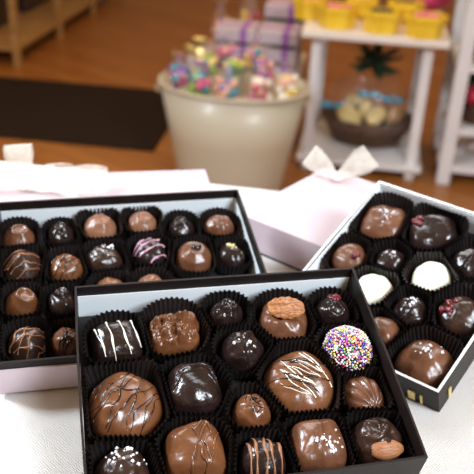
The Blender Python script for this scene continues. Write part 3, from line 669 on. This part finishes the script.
def parcel(x, y, z, r, sd, m, label, T0=None):
    T = (T0 or BT) @ Matrix.Translation((x, y, z)); root = empty('foil_parcel', T); tag(root, label, 'parcel')
    K = 20; rr = []
    for zf, rf in ((0, .8), (.3, 1), (.6, .9), (.8, .45), (.9, .2), (1.2, .5)):
        rr.append([Vector((r*rf*(1+.14*sin(j*2.3+sd+zf*5))*cos(2*PI*j/K), r*rf*.8*(1+.14*sin(j*1.7+sd))*sin(2*PI*j/K), r*.8*zf)) for j in range(K)])
    MB().rings(rr, False, True).build('foil_wrap', m, root, False, T)
    MB().blob((0, 0, r*.5), r*.6, r*.5, r*.3, None, 14, 8, .3, sd, 60).build('dark_sweets', 'choc_dark_bg', root, True, T)
parcel(-.170, -.03, bh+H+.003, .062, 1, 'gold', 'gold foil parcel on the left gift box behind the tub')
parcel(-.12, .13, bh+.001, .05, 4, 'cello', 'clear wrapped sweets at the back of the bench, left part')
candybag((-.145, .27, bh+.001), .05, .22, 31, BT, ('foil_purple', 'foil_peach'), 'tall clear candy bag at the back left of the bench', 'candy bags on the bench')
candybag((-.02, .25, bh+.001), .055, .30, 32, BT, ('foil_yellow', 'foil_pink'), 'taller clear candy bag at the back middle of the bench', 'candy bags on the bench')

# display table
def display():
    a = un(301, 168, FL); c = un(413, 180, FL); d = c-a; yaw = math.atan2(d.y, d.x); T = TR((a.x, a.y, FL), yaw); W = d.length; Dp = .40; h = .50
    root = empty('display_table', T); tag(root, 'white square display table with four legs and a lower shelf', 'table')
    lw = .034
    for x in (0, W-lw):
        for y in (0, Dp-lw): MB().box(x, y, 0, x+lw, y+lw, h).build('leg', 'white_paint', root, False, T, .002)
    MB().box(-.035, -.045, h, W+.045, Dp+.04, h+.024).build('table_top', 'cream_top', root, False, T, .003)
    MB().box(-.02, -.02, .035, W+.02, Dp+.01, .055).build('lower_shelf', 'white_paint', root, False, T, .002)
    return T, W, Dp, h+.0245
DT, DW, DD, DH = display()
def hexbox(x, y, z, r, h, label, rz=0., fill='foil_pink'):
    T = DT @ Matrix.Translation((x, y, z)) @ rot(rz); root = empty('yellow_carton', T); tag(root, label, 'carton', 'yellow cartons on the display table')
    K = 6; rgs = [[Vector((rr*cos(2*PI*j/K), rr*.8*sin(2*PI*j/K), zz)) for j in range(K)] for rr, zz in ((r*.85, 0), (r, h), (r*.96, h), (r*.82, .004))]
    MB().rings(rgs, True, True).build('carton_wall', 'yellow', root, False, T)
    MB().rings([[Vector((r*f*cos(2*PI*j/K), r*f*.8*sin(2*PI*j/K), zz)) for j in range(K)] for f, zz in ((1.04, h*.72), (1.06, h*.78), (1.06, h*.98), (1.01, h*.98), (1.0, h*.72))], False, False).build('folded_collar', 'yellow', root, False, T)
    b = MB(); rr = random.Random(x*99)
    for i in range(9): t = rr.uniform(0, 6.28); q = rr.uniform(0, .6)*r; b.blob((q*cos(t), q*.8*sin(t), h*.86), .014, .012, .012, None, 8, 6)
    o = b.build('wrapped_sweets', fill, root, True, T); o['kind'] = 'stuff'
def dx(px, py, yy):   # table-local x of a pixel at local depth yy on the top
    p = DT.inverted() @ un(px, py, FL+DH); return p
for (px, py, nm, rz, f) in ((336, 29, 'front left of the display table', 0, 'foil_pink'), (381, 34, 'front middle of the display table', .2, 'choc_dark_bg'), (424, 39, 'front right of the display table', .1, 'foil_pink'),
                        (308, 20, 'at the back left table corner', .3, 'foil_pink'), (361, 19, 'in the second row, between the front left and middle ones', .5, 'foil_peach'), (404, 24, 'in the second row, behind the front right one', 0, 'choc_dark_bg')):
    p = dx(px, py, 0); hexbox(p.x, p.y+.03, DH, .070 if py > 25 else .062, .075, 'yellow six-sided carton of sweets, '+nm, rz, f)
tis = dx(432, 20, 0)
T = DT @ Matrix.Translation((tis.x-.03, tis.y+.05, DH+.018))
tag(MB().blob((0, 0, .055), .085, .07, .05, None, 28, 14, .35, 3, 22).build('tissue_heap', 'magenta', None, True, T), 'crumpled magenta tissue at the back right of the display table', 'tissue paper')
# tray of small green and white sweets just behind
def basket():
    p = un(361, 150, FL+.055); q = DT.inverted() @ p; T = DT @ Matrix.Translation((q.x+.012, q.y+.10, .0556)) @ Matrix.Scale(1.12, 4); root = empty('wicker_basket', T); tag(root, 'dark wicker basket wrapped in cellophane on the lower shelf', 'basket')
    K = 48
    def ring(r, z): return [Vector((r*cos(2*PI*j/K), r*.72*sin(2*PI*j/K), z+.002*(j % 2))) for j in range(K)]
    rr = [(.095, 0), (.115, .015), (.128, .03), (.133, .045), (.145, .06), (.149, .075), (.158, .088)]
    MB().rings([ring(r+.003*(i % 2), z) for i, (r, z) in enumerate(rr)]+[ring(.148, .088), ring(.10, .012)], True, True).build('woven_side', 'wicker', root, False, T)
    b = MB(); pts = ring(.157, .09); b.tube(pts+[pts[0]], .008, 6).build('braided_rim', 'wicker', root, True, T)
    K = 30; rgs = []
    for z, r in ((.07, .165), (.12, .168), (.18, .145), (.24, .08), (.27, .022), (.30, .06), (.335, .10)):
        rgs.append([Vector((r*(1+.07*sin(j*2.2+z*20))*cos(2*PI*j/K), r*.75*(1+.07*sin(j*1.7))*sin(2*PI*j/K), z)) for j in range(K)])
    MB().rings(rgs, False, False).build('cellophane', 'cello', root, True, T)
    lf = MB()
    rr_ = random.Random(9)
    for i in range(40):
        a = rr_.uniform(0, 6.28); e = rr_.uniform(-.3, .8); l = rr_.uniform(.05, .10); q = Matrix.Rotation(a, 4, 'Z') @ Matrix.Rotation(-e, 4, 'Y')
        lf.blob((q @ Vector((l*.6, 0, 0)))+Vector((0, -.02, .285)), l*.6, .018, .004, q, 8, 6)
    lf.build('dark_bow', 'green_dark', root, True, T)
    T2 = T; G2 = 'iced egg cookies in the basket'
    for i, (x, y, z, L, rz, ti, nm) in enumerate(((-.065, -.055, .105, .050, -.7, .9, 'largest iced egg cookie, left front of the basket'), (.025, -.068, .118, .040, .9, .9, 'iced egg cookie leaning right at the front of the basket'),
        (-.012, -.02, .12, .034, 1.4, 1.0, 'small iced egg cookie in the middle of the basket'), (.085, -.035, .115, .038, .7, .9, 'brown-toned egg at the right of the basket'), (-.05, .03, .135, .035, .2, 1.0, 'iced egg cookie at the back left of the basket'))):
        Te = T2 @ Matrix.Translation((x, y, z)) @ Matrix.Rotation(ti, 4, 'X') @ rot(rz)
        tag(MB().blob((0, 0, 0), L, L*.68, .016, None, 20, 10).build('egg_cookie', 'cookie' if i != 3 else 'pine', None, True, Te), nm, 'cookie', G2)
    for i, (x, y, z, nm) in enumerate(((-.125, -.04, .125, 'blue bow at the left rim of the basket'), (-.005, .02, .155, 'blue bow at the middle back of the basket'), (.075, .0, .15, 'blue bow at the right side of the basket'))):
        Te = T2 @ Matrix.Translation((x, y, z)); b = MB()
        for s in (-1, 1): b.blob((s*.02, 0, .006), .022, .01, .013, None, 12, 8)
        b.blob((0, 0, .004), .008, .008, .008); tag(b.build('blue_bow', 'blue', None, True, Te), nm, 'bow', 'blue bows in the basket')
basket()
# tall shelf unit at right
def tall():
    a = un(436, 184, FL); T = TR((a.x, a.y, FL), RY); root = empty('shelf_unit', T); tag(root, 'tall white shelf unit at the right edge, stocked with sweets', 'shelf')
    Ti = T.inverted(); W, Dp = .8, .34
    for x in (0, W):
        for y in (0, Dp): MB().box(x, y, 0, x+.045, y+.045, .98).build('post', 'white_paint', root, False, T, .002)
    zs = []
    for px, py in ((470, 70), (470, 134)):
        d = ray(px, py); o = Ti @ CP; dd = Ti.to_3x3() @ d; t = (0-o.y)/dd.y; zs.append(o.z+dd.z*t)
    zs = [.06]+sorted(zs)
    for z in zs+[.80]: MB().box(.0, .005, z-.012, W+.045, Dp+.04, z+.012).build('shelf_board', 'white_paint', root, False, T, .002)
    return T, zs
ST, SZ = tall()
def shelfitem(x, y, z, w, d, h, m, name, label, cat, knob=None):
    T = ST @ Matrix.Translation((x, y, z+.0126)); b = MB()
    if knob == 'basket':
        K = 24; b.rings([[Vector((w/2*f*cos(2*PI*j/K), d/2*f*sin(2*PI*j/K), zz)) for j in range(K)] for f, zz in ((.85, 0), (1, h), (.94, h), (.8, .006))])
        tag(b.build(name, m, None, False, T), label, cat)
    elif knob == 'foil':
        b.blob((0, 0, h*.69), w/2, d/2, h*.5, None, 20, 12, .3, x*9, 30); tag(b.build(name, m, None, True, T), label, cat)
    else:
        b.box(-w/2, -d/2, 0, w/2, d/2, h); tag(b.build(name, m, None, False, T, .004), label, cat)
for k, x in enumerate((.12, .29)):
    sx = ('near the left post', 'farther from the left post')[k]
    shelfitem(x, .12, SZ[1], .15, .15, .05, 'wicker', 'wicker_tray', 'brown wicker tray on the middle shelf, '+sx, 'tray', 'basket')
    shelfitem(x-.03, .10, SZ[1]+.05, .07, .07, .07, 'red', 'red_foil_heart', 'round red foil sweet in the wicker tray '+sx, 'sweet', 'foil')
    shelfitem(x+.035, .12, SZ[1]+.05, .07, .07, .08, 'foil_green', 'green_foil_sweet', 'green foil sweet in the wicker tray '+sx, 'sweet', 'foil')
    shelfitem(x, .205, SZ[1]+.05, .12, .05, .13, 'green_dark', 'dark_green_packet', 'dark green packet standing in the tray '+sx, 'packet')
    shelfitem(x+.03, .16, SZ[0]+.001, .10, .10, .055, 'pack', 'pale_packet', 'pale pink packet on the lowest shelf, '+sx, 'packet', 'foil')
    shelfitem(x, .12, SZ[2], .12, .12, .06, 'wicker', 'brown_packet', 'brown packet on the upper shelf, '+sx, 'packet')
    shelfitem(x+.02, .24, SZ[2], .10, .04, .13, 'teal', 'teal_packet', 'teal packet behind the brown one on the upper shelf, '+sx, 'packet')

# ------------------------------------------------------------------ light
wd = bpy.data.worlds.new('world'); sc.world = wd; wd.use_nodes = True; N = wd.node_tree.nodes; Lk = wd.node_tree.links
bg = N['Background']; tc = N.new('ShaderNodeTexCoord'); sp = N.new('ShaderNodeSeparateXYZ'); Lk.new(tc.outputs['Generated'], sp.inputs[0])
cr = N.new('ShaderNodeValToRGB'); cr.color_ramp.elements[0].position = .0; cr.color_ramp.elements[0].color = (.20, .105, .05, 1)
cr.color_ramp.elements[1].position = .75; cr.color_ramp.elements[1].color = (.60, .395, .21, 1)
Lk.new(sp.outputs['Z'], cr.inputs[0]); Lk.new(cr.outputs[0], bg.inputs[0]); bg.inputs[1].default_value = 1.0
def area(name, loc, target, sx, sy, e, c):
    l = bpy.data.lights.new(name, 'AREA'); l.shape = 'RECTANGLE'; l.size = sx; l.size_y = sy; l.energy = e; l.color = c
    o = bpy.data.objects.new(name, l); col.objects.link(o); o.location = loc
    o.rotation_euler = (Vector(target)-Vector(loc)).to_track_quat('-Z', 'Y').to_euler(); return o
area('window_light_left', (-1.45, .80, 1.25), (-.1, .5, 0), .40, .45, 52, (.80, .90, 1))
area('window_light_right', (1.05, -.55, 1.25), (.1, .5, 0), .7, .7, 60, (.84, .92, 1))
area('skylight_window', (.15, 1.75, 1.35), (0, .5, 0), 1.3, .7, 17, (.78, .88, 1))
area('ceiling_lamp', (0, 3.2, 2.0), (0, 2.9, FL), 1.6, 1.0, 22, (1, .74, .46))
